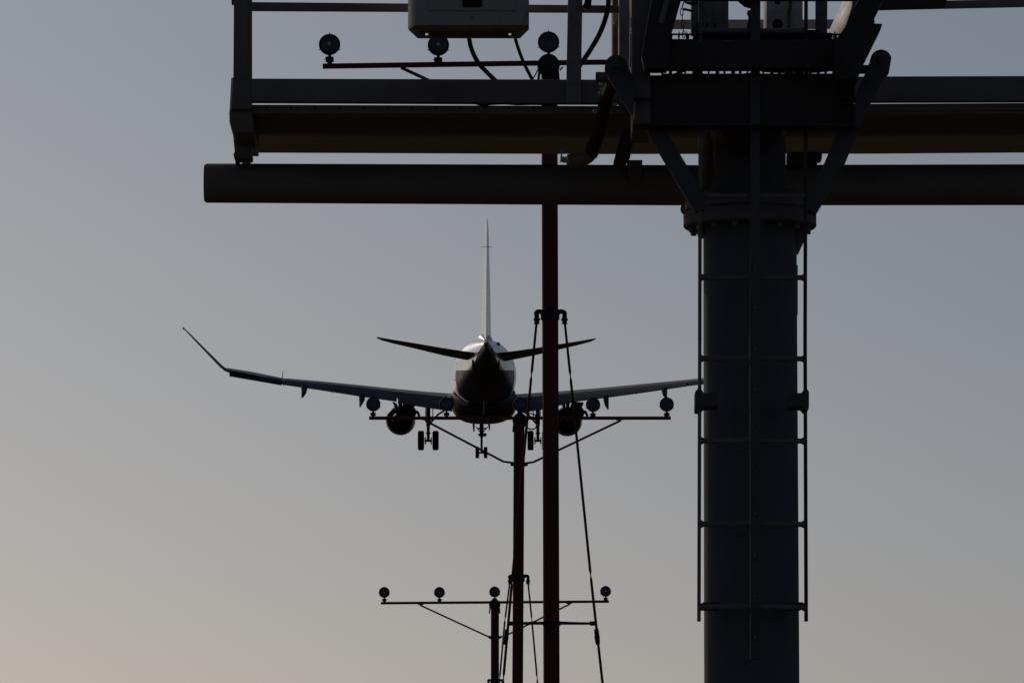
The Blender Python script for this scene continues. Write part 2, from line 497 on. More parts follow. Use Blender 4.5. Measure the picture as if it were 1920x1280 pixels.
# deck: near fascia, underside tray, far beam
def zrow(px, py, Y):
    return W(px, py, Y)
m = MB()
m.prism([(466, 196.5), (1120, 199), (1640, 195), (2500, 190), (2500, 203), (1640, 208), (1120, 214), (466, 212)], YW, .012)
m.build('fascia', GREY, walk, .001)
m = MB()
tp, bt = [], []
prof = [(YW + .013, 206), (YW + .02, 214), (YW + .3, 222), (YW + .36, 250), (YW + .62, 256), (YW + .9, 284), (YW + .95, 288), (YW + .97, 270)]
offs = ((466, -1.5), (1120, 1.2), (1640, .5), (2500, -6))
rings = []
for (px, o) in offs:
    rings.append([W(px, py + o, yy) for yy, py in prof] + [W(px, 200 + o, YW + .6), W(px, 202 + o, YW + .02)])
m.loft(rings, True, lambda k, i: 1 if i in (4, 5, 6) else 0)  # far faces of the underside lighter brown than the near ones
m.build('deck_pan', [DECK, LBROWN], walk, 0, 20)
m = MB()
x = 500
while x < 1120:
    m = MB(); m.disc(W(x, 202.5, YW), (0, -1, 0), [(0, M(2.4, YW)), (.008, M(2, YW))], 6)
    m.build('rivet', DARK, walk)
    x += 45.5
m = MB()
m.prism([(439, -60), (461, -60), (461, 200), (437, 200)], YW - .02, .012)
m.prism([(461, -60), (472, -60), (472, 200), (461, 200)], YW - .005, .05)
m.build('post', GREY, walk, .001)
m = MB()
m.prism([(436, 145), (472, 145), (472, 205), (432, 205), (434, 190)], YW - .035, .04)
m.prism([(433, 198), (430, 212), (430, 228), (433, 240), (437, 248), (474, 250), (474, 198)], YW - .01, .6)
m.prism([(436, 247), (474, 247), (470, 284), (473, 290), (472, 297), (440, 297), (437, 290), (440, 284)], YW + .25, .12)
m.prism([(441, 297), (449, 297), (449, 307), (441, 307)], YW + .3, .05)
m.prism([(454, 297), (469, 297), (469, 308), (454, 308)], YW + .28, .05)
m.build('end_bracket', PIPE, walk, .004)
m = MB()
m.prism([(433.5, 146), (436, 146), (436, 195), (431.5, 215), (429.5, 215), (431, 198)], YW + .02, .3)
m.build('edge_highlight', CREAM, walk)  # cream sliver painting in the sunlit line along the bracket edge
m = MB(); m.prism([(434, -60), (439, -60), (439, 7), (434, 7)], YW, .04); m.build('hook', DARK, walk)
m = MB(); m.prism([(472, 4), (1165, 10.5), (1165, 23), (472, 19.5)], YW + .05, .03); m.build('handrail', RAIL, walk, .003)
m = MB(); m.prism([(1640, 4), (2500, -14), (2500, -1), (1640, 18)], YW + .05, .03); m.build('handrail', RAIL, walk, .003)
m = MB(); m.prism([(1640, -20), (1760, -20), (1776, 2), (1770, 16), (1650, 19.5)], YW + .03, .012); m.build('splice_plate', DARK, walk, .003)
m = MB(); m.prism([(430, 37), (2500, 35), (2500, 51), (430, 53)], YW + 6.98, .04)
m.bm.free()
m = MB(); m.prism([(1186, 37), (1640, 36.5), (1640, 52), (1186, 52.5)], YW + .85, .04); m.build('back_rail', LBROWN, walk, .003)
m = MB(); m.prism([(1066, -60), (1093, -60), (1089, 195), (1061, 195)], YW - .06, .018)
m.build('post', GALV, walk, .002)
m = MB(); m.prism([(1161, -60), (1187, -60), (1185, 195), (1161, 195)], YW - .06, .3); m.build('post', GALV, walk, .002)
m = MB(); m.prism([(1149, -60), (1160, -60), (1160, 150), (1149, 150)], YW + .25, .35); m.build('post', RUST, walk, .002)
m = MB(); m.prism([(1148, 26), (1160, 22), (1160, 34), (1152, 45), (1149, 40)], YW + .18, .03); m.build('clip', CREAM, walk, .001)
m = MB(); m.prism([(1098, -30), (1112, -30), (1108, 17), (1092, 12), (1096, 5)], YW - .1, .03); m.build('strap', RUB, walk, .001)

# ================================================================ LADDER
lad = empty('ladder', W(1411, 1163, YL), 'narrow dark steel ladder with centre rail fixed to the thick post', 'ladder')
for (xt, xb) in ((1313.5, 1310.5), (1511.5, 1511.5)):
    m = MB()
    m.bar(W(xt, -60, YL), W((xt + xb) / 2 if xt < 1400 else 1509.5, 640, YL), M(6.5, YL), .03)
    m.build('stile', DARK if xt > 1400 else GREY, lad, .001)
    m = MB()
    m.bar(W((xt + xb) / 2 if xt < 1400 else 1509.5, 638, YL), W(xb, 1164, YL), M(6.5, YL), .03)
    m.build('stile', DARK if xt > 1400 else GREY, lad, .001)
for y in (58, 214, 367, 520, 672, 826, 982, 1137):
    m = MB()
    m.tube([W(1312, y, YL), W(1316, y, YL), W(1320, y, YL), W(1502, y + .5, YL), W(1506, y + .5, YL), W(1510, y + .5, YL)],
           [M(9, YL), M(7, YL), M(5, YL), M(5, YL), M(7, YL), M(9, YL)], 14)
    m.build('rung', GREY, lad)
m = MB()
m.prism([(1408, -60), (1426, -60), (1424, 640), (1425, 1235), (1407, 1235), (1406, 640)], YL - .05, .028)
m.build('centre_rail', GREY2, lad, .003)
m = MB()
for y in range(500, 1200, 77):
    m = MB(); m.disc(W(1415.5, y, YL - .05), (0, -1, 0), [(0, M(3, YL)), (.006, M(2.6, YL))], 6)
    m.build('bolt', GREY, lad)
m = MB(); m.prism([(1303, 734), (1309, 727), (1317, 731), (1319, 736), (1347, 736), (1347, 762), (1319, 763), (1315, 770), (1303, 769)], YL - .02, .12); m.build('standoff', GREY2, lad, .003)
m = MB(); m.prism([(1517, 734), (1512, 726), (1506, 731), (1503, 736), (1478, 737), (1478, 763), (1503, 763), (1508, 770), (1513, 769), (1517, 764)], YL - .02, .12); m.build('standoff', GREY2, lad, .003)
for s, xx in ((1, 1334), (1, 1490)):
    for y in (1134,):
        m = MB(); m.prism([(xx - 17, y - 6), (xx + 17, y - 6), (xx + 15, y + 3), (xx - 15, y + 3)], YL + .02, .18); m.build('standoff', DARK, lad, .002)

# ================================================================ JUNCTION BOX
YB = YW - .36
jb = empty('junction_box', W(878, 46, YB), 'grey weathered junction box with rusty bottom, hung on the walkway handrail', 'junction box')
def rect(x0, x1, y0, y1, Y):
    return [W(x0, y0, Y), W(x1, y0, Y), W(x1, y1, Y), W(x0, y1, Y)]
m = MB()
m.loft([rect(780, 990, -150, 47, YB), rect(778, 991, -150, 49, YB + .005), rect(765, 992, -150, 55, YB + .08), rect(767, 991, -150, 58, YB + .1), rect(783, 975, -150, 58, YB + .26)])
for f in m.bm.faces:
    if f.calc_center_median().z < W(878, 47.2, YB).z + .003 or abs(f.normal.z) > .9:
        f.material_index = 1
for f in m.bm.faces:
    f.normal_update()
    c = f.calc_center_median()
    f.material_index = 1 if (abs(f.normal.z) > .5 and c.z < W(878, 40, YB + .1).z) else 0
m.build('body', [CAB, RUSTB], jb, .002)
m = MB(); m.prism([(803, -130), (967, -130), (967, 20), (803, 20)], YB - .008, .0075); m.build('door', CAB, jb, .002)
m = MB(); m.prism([(867, -40), (904, -40), (904, 14), (867, 14)], YB - .012, .004); m.build('display_window', RUB, jb, .001)
m = MB(); m.disc(W(886, 33, YB), (0, -1, 0), [(0, M(3.2, YB)), (.006, M(2.6, YB))], 8); m.build('screw', RUSTB, jb)
m = MB()
Yt = YB + .262
for (a, b_, y0, y1) in ((783, 797.5, 50, 72), (802.5, 953.5, 50, 72), (958.5, 975, 50, 72), (797.5, 802.5, 50, 62.5), (797.5, 802.5, 67, 72), (953.5, 958.5, 50, 62.5), (953.5, 958.5, 67, 72)):
    a0, b0 = W(a, y1, Yt), W(b_, y0, Yt + .006)
    m.box(a0, b0)
m.prism([(766, 50), (783, 50), (783, 72), (767, 57)], Yt, .006)
m.prism([(991, 50), (975, 50), (975, 72), (990, 57)], Yt, .006)
m.build('mounting_plate', RUSTB, jb)

# cables
def cable(pts, r, label, Y, name='cable', matl=RUB, grp=None):
    m = MB()
    P = curve([W(x, y, (Y if len(q) == 0 else q[0])) for x, y, *q in pts], 8)
    m.tube(P, M(r, YW), 12)
    o = m.build(name, matl)
    tag(o, label, 'cable', grp)
    return o
YK = YW - .15
cable([(876, 40), (879, 68), (884, 92), (896, 117), (912, 135), (930, 152), (948, 165)], 4.3, 'thick black cable curving down from the left of the junction box bottom', YW + .03, grp='cables by the walkway')
cable([(962, 50), (965, 68), (972, 92), (982, 118), (993, 140), (1003, 160)], 3.2, 'thin black cable dropping from the right of the junction box bottom', YW + .03, grp='cables by the walkway')
cable([(1138, -60), (1141, 0), (1136, 32), (1124, 64), (1108, 92), (1092, 116), (1078, 135), (1060, 160)], 4.8, 'black cable sweeping down behind the grey walkway post to the toe board', YW + .03, grp='cables by the walkway')
cable([(880, 186), (890, 194), (905, 197.5), (922, 196), (945, 195), (970, 196.5), (1000, 196), (1045, 197)], 1.6, 'thin black wire sagging in the slit between toe board and deck', YW - .01, grp='cables by the walkway')

# chain
m = MB()
ys = [18, 29, 40, 51, 60]
for i, y0 in enumerate(ys):
    p0 = W(1278 + i * .9, y0 - 1, YF - .02); p1 = W(1278.7 + i * .9, y0 + 11, YF - .02)
    wd = M(2.6, YF) if i % 2 == 0 else 0
    dp = 0 if i % 2 == 0 else M(2.6, YF)
    L = (p1 - p0).length
    ring = []
    for k in range(16):
        a = 2 * math.pi * k / 16
        c = (p0 + p1) / 2
        ring.append(c + Vector((wd * math.cos(a), dp * math.cos(a), (L / 2 + .002) * math.sin(a))))
    ring.append(ring[0])
    m.tube(ring, M(.8, YF), 6)
m.tube([W(1287, -5, YF - .02), W(1281, 8, YF - .02), W(1278, 18, YF - .02)], M(1.2, YF), 8)
tag(m.build('chain', BLK), 'short black link chain hanging in the opening left of the channel post', 'chain')

# ================================================================ APPROACH LIGHT MASTS
def make_lamp(loc, parent, r, nm='lamp'):
    """one lamp, its clamp and its lens; r = radius in metres"""
    o = bpy.data.objects.new(nm, None)
    o.location = loc - worldloc(parent)
    col.objects.link(o)
    o.parent = parent
    return o

def lamp_meshes():
    r = .1
    M_ = {}
    m = MB()
    m.disc((0, 0, 0), (0, 1, 0), [(-.02, r * .8), (-.022, r * .86), (-.02, r * .98), (-.012, r), (.004, r), (.01, r * .94), (.04, r * .86), (.09, r * .62), (.12, r * .36), (.145, r * .3), (.15, r * .1)], 36)
    m.tube([(0, -.005, r * .98), (0, -.005, r * 1.13)], r * .045, 8)
    for s in (-1, 1):
        m.tube([(s * r * .88, -.005, -r * .45), (s * r * .98, -.005, -r * .52)], r * .05, 8)
    M_['housing'] = (m, BLK)
    m = MB()
    m.disc((0, 0, 0), (0, 1, 0), [(-.032, r * .02), (-.031, r * .3), (-.028, r * .55), (-.0225, r * .79)], 36)
    M_['lens'] = (m, LENS)
    m = MB()
    m.tube([(0, .02, -r * .9), (0, .02, -r * 1.65)], r * .15, 12)
    m.tube([(0, .02, -r * 1.5), (0, .02, -r * 1.78)], [r * .14, r * .27], 12)
    m.box((-r * .37, -.015, -r * 1.55), (r * .37, .055, -r * 1.17))
    m.tube([(-r * .37, .02, -r * 1.33), (-r * .5, .02, -r * 1.33)], r * .04, 8)
    M_['clamp'] = (m, BLK)
    m = MB()
    m.disc((-.001, -.032, r * .04), (0, -1, 0), [(-.004, r * .2), (.001, r * .14), (.003, r * .03)], 14)
    M_['filament'] = (m, FIL)
    return M_

LAMP = {}
def lamp_at(px, py, Y, parent, amber):
    root = None
    for k in ('housing', 'clamp', 'lens', 'filament'):
        if k == 'filament' and not amber:
            continue
        if k not in LAMP:
            mb, mt = LM[k]
            ob = mb.build(k, mt)
            LAMP[k] = ob.data
            bpy.data.objects.remove(ob)
        nm = 'lamp' if k == 'housing' else k
        o = bpy.data.objects.new(nm, LAMP[k])
        col.objects.link(o)
        if root is None:
            o.parent = parent
            o.location = W(px, py, Y) - worldloc(parent)
            o.rotation_euler = (random.uniform(-.03, .03) - .05, random.uniform(-.02, .02), random.uniform(-.05, .05))
            root = o
        else:
            o.parent = root
    return root
LM = lamp_meshes()

def mast(Y, label, sp_, cx_, ytop, bar, brace, clampy, collar, hooks, rods, lamps, drumy, spreader=None, loops=()):
    k = 12500 / Y / 205.0                        # detail scale against the nearest mast
    xa, ya, xb, yb = cx_
    ptop = W(xa, ya, Y); plow = W(xb, yb, Y)
    d = (plow - ptop) / (ptop.z - plow.z)
    pb = ptop + d * ptop.z
    root = empty('approach_light_mast', pb, label, 'light mast', 'approach light masts in a row')
    pt = W(xa, ytop, Y)
    rr = M(15.2 * k, Y)
    m = MB(); m.tube([pb, (pb + pt) / 2, pt], rr, 12); m.build('pole', RED, root, 0, 15)
    m = MB(); m.disc(pb, (0, 0, 1), [(0, .2), (.03, .2), (.032, .1), (.12, .09)], 24); m.build('base_plate', BLK, root)
    # light bar
    (x0, y0, x1, y1) = bar
    m = MB(); m.bar(W(x0, y0, Y - .02), W(x1, y1, Y - .02), M(9 * k, Y), M(9 * k, Y)); m.build('light_bar', RED, root, .003)
    # junction drum on the pole head
    m = MB()
    c = W(lamps[2][0], drumy, Y - .05)
    m.disc(c, (0, 1, 0), [(-.06, .085), (-.055, .1), (.04, .105), (.05, .1), (.055, .07)], 32)
    m.disc(c, (0, 1, 0), [(-.064, .03), (-.0601, .05)], 12)
    for s in (-1, 1):
        m.tube([c + Vector((s * .085, 0, -.05)), c + Vector((s * .095, 0, -.16))], .012, 8)
    m.build('junction_drum', BLK, root)
    # braces
    for (xs, ys_, xe, ye) in brace:
        m = MB()
        sg = 1 if xe > xs else -1
        m.tube([W(xs, ys_, Y), W(xe, ye, Y), W(xe + sg * 30 * k, ye + 4 * k, Y)], M(3.2 * k, Y), 10)
        m.tube([W(xs - sg * 7 * k, ys_ - 3.5 * k, Y), W(xs + sg * 14 * k, ys_ - 3.2 * k, Y)], M(3.2 * k, Y), 10)
        m.build('brace', RED, root)
    m = MB()
    c = W(xa + (xb - xa) * (clampy - ya) / (yb - ya), clampy, Y)
    m.disc(c, (0, 0, 1), [(-.03, rr + .008), (-.028, rr + .014), (.028, rr + .014), (.03, rr + .008)], 24)
    for s in (-1, 1):
        m.box(c + Vector((s * (rr + .01), -.03, -.022)), c + Vector((s * (rr + .045), .03, .022)))
        m.poly([], [])
    m.build('brace_clamp', BLK, root, .004)
    # guy collar with two hooked arms
    cx2 = xa + (xb - xa) * (collar - ya) / (yb - ya)
    c = W(cx2, collar, Y)
    m = MB()
    m.disc(c, (0, 0, 1), [(-M(10 * k, Y), rr + .006), (-M(9 * k, Y), rr + .012), (M(9 * k, Y), rr + .012), (M(10 * k, Y), rr + .004)], 24)
    for s in (-1, 1):
        hx = hooks[0] if s < 0 else hooks[1]
        ps = [(cx2 + s * 12 * k, collar - 1 * k), (cx2 + s * 19 * k, collar - 6 * k), ((cx2 + s * 22 * k + hx) / 2 + s * 2 * k, collar - 4 * k), (hx, collar + 3 * k), (hx, collar + 13 * k)]
        m.tube(curve([W(x, y, Y) for x, y in ps], 5), M(4.6 * k, Y), 10)
        m.disc(W(hx, collar + 9 * k, Y), (0, 0, 1), [(-M(2 * k, Y), M(6.5 * k, Y)), (M(2 * k, Y), M(6.5 * k, Y))], 12)
        m.disc(W(hx, collar + 15 * k, Y), (0, 0, 1), [(-M(2.5 * k, Y), M(5.5 * k, Y)), (M(2.5 * k, Y), M(4.5 * k, Y))], 8)
    m.disc(c + Vector((0, -rr - .01, 0)), (0, -1, 0), [(0, .03), (.03, .026)], 8)
    m.build('guy_collar', BLK, root)
    # guy rods: jointed links, down to anchors in the ground
    for rod in rods:
        pts, rad = [], []
        for i, (x, y) in enumerate(rod):
            p = W(x, y, Y)
            if i == 0:
                pts.append(p); rad.append(2.3 * k)
            else:
                a = pts[-1]
                u = (p - a).normalized()
                e = M(9 * k, Y)
                pts += [p - u * e, p, p + u * e]; rad += [2.5 * k, .95 * k, 2.5 * k]
        a, b2 = W(*rod[-2], Y), W(*rod[-1], Y)
        u = (b2 - a).normalized()
        end = b2 + u * (b2.z / -u.z)
        pts.append(end); rad.append(2.4 * k)
        m = MB(); m.tube(pts, [M(r_, Y) for r_ in rad], 8); m.build('guy_rod', RED, root)
    if spreader:
        (xl, xr, ys2, tb) = spreader
        m = MB()
        m.tube([W(xl, ys2, Y), W(xr, ys2, Y)], M(2.6, Y), 10)
        for x in (xl + 5, xr - 5):
            m.tube([W(x - 5, ys2, Y), W(x + 5, ys2, Y)], M(4.2, Y), 8)
        m.tube([W(cx2 + 1, ys2 - 3, Y - .09), W(xl + 12, ys2 - 2, Y - .01)], M(.9, Y), 6)
        m.tube([W(cx2 + 1, ys2 - 4, Y - .09), W(xr - 12, ys2 - 1, Y - .01)], M(.9, Y), 6)
        m.disc(W(cx2 + 3, ys2, Y), (0, 0, 1), [(-M(4, Y), rr + .008), (M(4, Y), rr + .008)], 20)
        m.tube([W(cx2 - 4, ys2 + 2, Y - .08), W(cx2 - 4, ys2 + 2, Y - .2)], M(4, Y), 8)
        m.prism([(cx2 - 7, ys2 + 8), (cx2 + 2, ys2 + 8), (cx2 + 1, ys2 + 30), (cx2 - 6, ys2 + 30)], Y - .1, .02)
        m.build('spreader', BLK, root)
        for (x, y, x2, y2) in tb:
            m = MB()
            p, q = W(x, y, Y), W(x2, y2, Y)
            m.tube([p, p.lerp(q, .05), p.lerp(q, .45), p.lerp(q, .5), p.lerp(q, .55), p.lerp(q, .9), p.lerp(q, 1)], [M(v, Y) for v in (3.5, 4.4, 4.6, 5.4, 4.9, 4.4, 3)], 8)
            m.build('turnbuckle', BLK, root)
    for lp in loops:
        m = MB(); m.tube(curve([W(x, y, Y - .06) for x, y in lp], 6), M(1.3, Y), 8); m.build('wire_loop', BLK, root)
    for i, (x, y, amb) in enumerate(lamps):
        lamp_at(x, y, Y, root, amb)
    return root

mast(61.0, 'nearest and thickest red light mast, its lamp bar behind the walkway', 205, (1030, 200, 1034, 1280), 140,
     (605, 124.5, 1438, 112.5), [(752, 127, 985, 235), (1306, 121, 1078, 232)], 237, 590, (1006.5, 1058.5),
     [[(1006.5, 600), (996.5, 703), (960, 1090), (944, 1270)], [(1058.5, 600), (1069.5, 705), (1107.5, 1078), (1132, 1300)]],
     [(618, 84, True), (822, 85, True), (1028.5, 79.5, False), (1232, 76, False), (1436, 73, False)], 123,
     (952, 1116, 1168, [(950.5, 1179, 947, 1208), (1118, 1178, 1121, 1208)]),
     [[(1010, 128), (1004, 140), (998, 150), (1000, 160)], [(1050, 133), (1053, 128), (1056, 127)], [(1043, 132), (1044, 150), (1046, 160)], [(1066, 150), (1076, 143), (1085, 140)]])
mast(91.2, 'middle red light mast with five lamps on its bar in front of the airliner belly', 137.5, (973.5, 880, 971, 1270), 792,
     (692, 783.5, 1258, 783.5), [(797, 788, 944, 865), (1164, 788, 1000, 866)], 870, 1083, (956, 990),
     [[(956, 1090), (947, 1160), (937, 1270), (935, 1295)], [(990, 1090), (997, 1160), (1007, 1270), (1009, 1295)]],
     [(700, 757.5, False), (837.5, 757.5, False), (975, 758, False), (1112, 758.5, False), (1250, 758, False)], 788, None,
     [[(984, 774), (1000, 776), (1008, 784), (1010, 795)], [(986, 798), (993, 804), (1003, 803), (1008, 792), (1006, 780)]])
mast(121.3, 'farthest and shortest red light mast, its lamps low in the picture', 103.5, (928, 1150, 928, 1280), 1137,
     (714, 1130, 1142, 1127), [(787, 1133.5, 914, 1192), (1069, 1131.5, 946, 1192)], 1194, 1277, (916, 942),
     [[(916, 1283), (910, 1340), (905, 1400)], [(942, 1283), (948, 1340), (953, 1400)]],
     [(720.5, 1110, True), (824, 1110, True), (927.5, 1109, False), (1031, 1108.5, True), (1135.5, 1108, True)], 1133)

# ================================================================ AIRLINER
air = empty('airliner', W(907, 740, 312), 'white and dark twin engine airliner seen from behind, wheels and flaps down, landing', 'airliner')
def interp(tab, Y):
    for a, b_ in zip(tab, tab[1:]):
        if a[0] <= Y <= b_[0]:
            f = (Y - a[0]) / (b_[0] - a[0])
            return [u + (v - u) * f for u, v in zip(a[1:], b_[1:])]
    return list(tab[-1][1:])
FT = [(297.6, 912.5, 650, 3, 5), (298, 912.5, 651.5, 6, 8.5), (299.5, 912, 659, 15, 19.5), (300.5, 911.5, 664.5, 21, 26), (302, 911, 672.5, 30, 35.5), (303.5, 910.5, 681, 38, 44.5), (305, 910, 688.5, 45, 52), (306.5, 909.5, 694.5, 50.5, 58.5),
      (308, 909.3, 699, 55, 63), (309.5, 909, 702.5, 58, 66.5), (311, 909, 704.5, 59.2, 68.8), (313, 908.5, 706, 59, 68.8), (320, 907, 711, 57.8, 67.2), (326, 905, 716, 56.5, 65), (328, 904.5, 719, 49, 56), (329.8, 904, 723, 34, 38), (330.8, 904, 726, 18, 20), (331.3, 904, 727, 3, 3)]
YBD = [(297, 640), (297.9, 643), (298.5, 647), (299.5, 660), (300.5, 674), (301.6, 688), (302, 693), (304, 694), (307.8, 694), (308.5, 706), (309.3, 738), (310, 747), (340, 765)]
ys, y = [], 297.6
while y < 313:
    ys.append(y); y += .12
while y < 331.3:
    ys.append(y); y += .5
ys.append(331.3)
NS = 96
rings, pxy = [], []
for y in ys:
    cx_, cy_, rx, ry = interp(FT, y)
    rings.append([W(cx_ + rx * math.sin(2 * math.pi * k / NS), cy_ - ry * math.cos(2 * math.pi * k / NS), y) for k in range(NS)])
    pxy.append([cy_ - ry * math.cos(2 * math.pi * (k + .5) / NS) for k in range(NS)])
def fm(k, i):
    return 1 if pxy[k][i] > interp(YBD, ys[k])[0] else 0
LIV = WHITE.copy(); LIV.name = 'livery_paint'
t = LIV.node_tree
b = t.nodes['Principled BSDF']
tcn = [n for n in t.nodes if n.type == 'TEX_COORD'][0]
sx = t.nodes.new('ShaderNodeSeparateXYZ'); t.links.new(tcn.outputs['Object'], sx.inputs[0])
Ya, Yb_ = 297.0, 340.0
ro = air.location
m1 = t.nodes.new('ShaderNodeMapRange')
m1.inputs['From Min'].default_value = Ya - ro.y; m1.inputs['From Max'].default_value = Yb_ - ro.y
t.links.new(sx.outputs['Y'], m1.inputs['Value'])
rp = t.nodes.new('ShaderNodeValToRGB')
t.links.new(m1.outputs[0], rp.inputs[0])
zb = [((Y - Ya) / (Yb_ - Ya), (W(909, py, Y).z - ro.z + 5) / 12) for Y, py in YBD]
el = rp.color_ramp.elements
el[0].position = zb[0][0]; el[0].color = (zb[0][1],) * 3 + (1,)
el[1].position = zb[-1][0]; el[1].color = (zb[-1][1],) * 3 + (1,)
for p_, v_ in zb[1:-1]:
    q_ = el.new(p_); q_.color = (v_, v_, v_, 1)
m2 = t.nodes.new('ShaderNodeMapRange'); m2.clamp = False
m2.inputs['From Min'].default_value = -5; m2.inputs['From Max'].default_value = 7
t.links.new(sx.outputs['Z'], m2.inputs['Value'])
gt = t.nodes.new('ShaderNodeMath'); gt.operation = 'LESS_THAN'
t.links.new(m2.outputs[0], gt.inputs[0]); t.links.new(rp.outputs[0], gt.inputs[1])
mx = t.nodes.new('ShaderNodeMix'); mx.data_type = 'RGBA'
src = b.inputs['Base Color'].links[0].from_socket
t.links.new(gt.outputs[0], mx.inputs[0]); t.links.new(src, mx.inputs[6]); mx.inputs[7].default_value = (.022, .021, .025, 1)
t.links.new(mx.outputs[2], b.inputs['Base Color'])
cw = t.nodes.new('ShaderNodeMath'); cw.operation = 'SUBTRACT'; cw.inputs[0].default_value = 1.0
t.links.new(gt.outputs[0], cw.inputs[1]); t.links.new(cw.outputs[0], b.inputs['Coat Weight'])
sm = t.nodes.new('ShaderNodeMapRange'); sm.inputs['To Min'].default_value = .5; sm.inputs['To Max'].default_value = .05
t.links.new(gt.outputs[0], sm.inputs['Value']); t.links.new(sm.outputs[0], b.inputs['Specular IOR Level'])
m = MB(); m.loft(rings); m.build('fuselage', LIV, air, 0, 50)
# belly fairing
def sup(cx_, cy_, rx, ry, y, e=.75, n=64):
    o = []
    for k in range(n):
        a = 2 * math.pi * k / n
        c_, s_ = math.cos(a), math.sin(a)
        o.append(W(cx_ + rx * math.copysign(abs(s_) ** e, s_), cy_ - ry * math.copysign(abs(c_) ** e, c_), y))
    return o
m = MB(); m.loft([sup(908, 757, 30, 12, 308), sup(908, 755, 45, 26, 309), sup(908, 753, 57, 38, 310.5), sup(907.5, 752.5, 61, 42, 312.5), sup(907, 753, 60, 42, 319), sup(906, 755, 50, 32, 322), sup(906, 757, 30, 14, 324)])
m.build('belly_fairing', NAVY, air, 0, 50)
m = MB()
m.tube([W(907, 764, 307.6), W(907, 772, 308)], [M(.7, 308), M(.9, 308)], 6)
m.prism([(906.3, 740), (907.7, 740), (907.7, 776), (906.3, 776)], 306.2, .3)
m.build('tail_skid', BARE, air)
for x, y, Y in ((857.5, 683, 309.2), (961, 683, 309.2)):
    m = MB(); m.prism([(x - 2.1, y - 3), (x + 2.1, y - 3), (x + 2.1, y + 3), (x - 2.1, y + 3)], Y - .9, .6); m.build('cabin_window', RUB, air, .02)
m = MB(); m.prism([(930, 643), (936, 641), (938, 645), (932, 648)], 303.4, .5); m.build('beacon', RUB, air, .02)
for s, x in ((-1, 886), (1, 936)):
    m = MB(); m.prism([(x - 1, 674), (x + 1, 674), (x + .9, 688), (x - 1, 690)], 301.2, .7); m.build('stabiliser_seal', NAVY, air)
m = MB(); m.disc(W(912.5, 646, 297.6), (0, -1, -.05), [(-.1, .1), (.05, .14), (.06, .08), (-.2, .07)], 20); m.build('exhaust_pipe', BARE, air)

# generic lifting surface: sections (px, yTE, yLE, Yte, chord, thickness px)
def foil(n=12):
    up = []
    for k in range(n + 1):
        x = (1 - math.cos(math.pi * k / n)) / 2
        yt = 5 * (.2969 * math.sqrt(x) - .126 * x - .3516 * x * x + .2843 * x ** 3 - .1015 * x ** 4)
        up.append((x, yt))
    return [(x, y) for x, y in reversed(up)] + [(x, -y) for x, y in up[1:]]
FO = foil()
def surf(m, secs):
    rings = []
    for (px, yt, yl, Yte, ch, th) in secs:
        Yl = Yte + ch
        te, le = W(px, yt, Yte), W(px, yl, Yl)
        s_ = M(th, Yte)
        rings.append([le + (te - le) * x + Vector((0, 0, 1)) * (y * s_) for x, y in FO])
    m.loft(rings)
    return m
# fin
rings = []
for (y, xl, Yte, ch, th) in ((645, 911.7, 300.8, 7.0, 19.5), (620, 911.8, 300.5, 5.4, 18), (560, 912, 299.9, 4.6, 15.5), (463, 912.5, 298.7, 3.2, 9.5), (424, 912.7, 298.2, 2.5, 6.5), (412, 912.6, 298.1, 2.1, 4), (408.5, 912.5, 298.3, 1.6, 2)):
    a, b_ = W(xl, y, Yte), W(xl, y, Yte + ch)
    b_.z = a.z + ch * .1
    rings.append([b_ + (a - b_) * x + Vector((1, 0, 0)) * (yy * M(th, Yte)) for x, yy in FO])
m = MB(); m.loft(rings); m.build('fin', WHITE, air, 0, 25)
m = MB(); m.tube([W(901, 463.5, 299), W(905, 463, 299), W(921, 463, 299), W(925, 463.5, 299)], [.004, .012, .012, .004], 6); m.build('antenna', BARE, air)
# fin fillet
m = MB(); m.disc(W(909, 640, 302), (0, 1, .1), [(-1.7, .03), (-.7, .3), (-.2, .36), (4, .3), (6, .02)], 24); m.build('fin_fillet', WHITE, air)
# tailplanes
m = MB(); surf(m, [(905, 662, 676, 300.9, 3.3, 14), (893, 661.5, 674, 300.8, 3.2, 14), (865, 658, 669, 300.4, 2.9, 13), (830, 652.5, 662.5, 300.0, 2.6, 11.5), (780, 644, 651, 299.5, 2.1, 9), (740, 637.5, 642.5, 299.1, 1.7, 6.5), (715, 633, 636.5, 298.9, 1.4, 4.5), (706, 631.5, 632.5, 298.9, .9, 1.8)])
m.build('tailplane', TAILP, air, 0, 40)
m = MB(); surf(m, [(918, 663, 677, 300.9, 3.3, 14), (930, 662, 676, 300.8, 3.2, 14), (958, 659, 671, 300.4, 2.9, 13), (1000, 653.5, 663, 300.0, 2.6, 11.5), (1045, 646, 653, 299.5, 2.1, 9), (1083, 640, 645, 299.1, 1.7, 6.5), (1108, 635.5, 639, 298.9, 1.4, 4.5), (1117.5, 634, 635, 298.9, .9, 1.8)])
m.build('tailplane', TAILP, air, 0, 40)
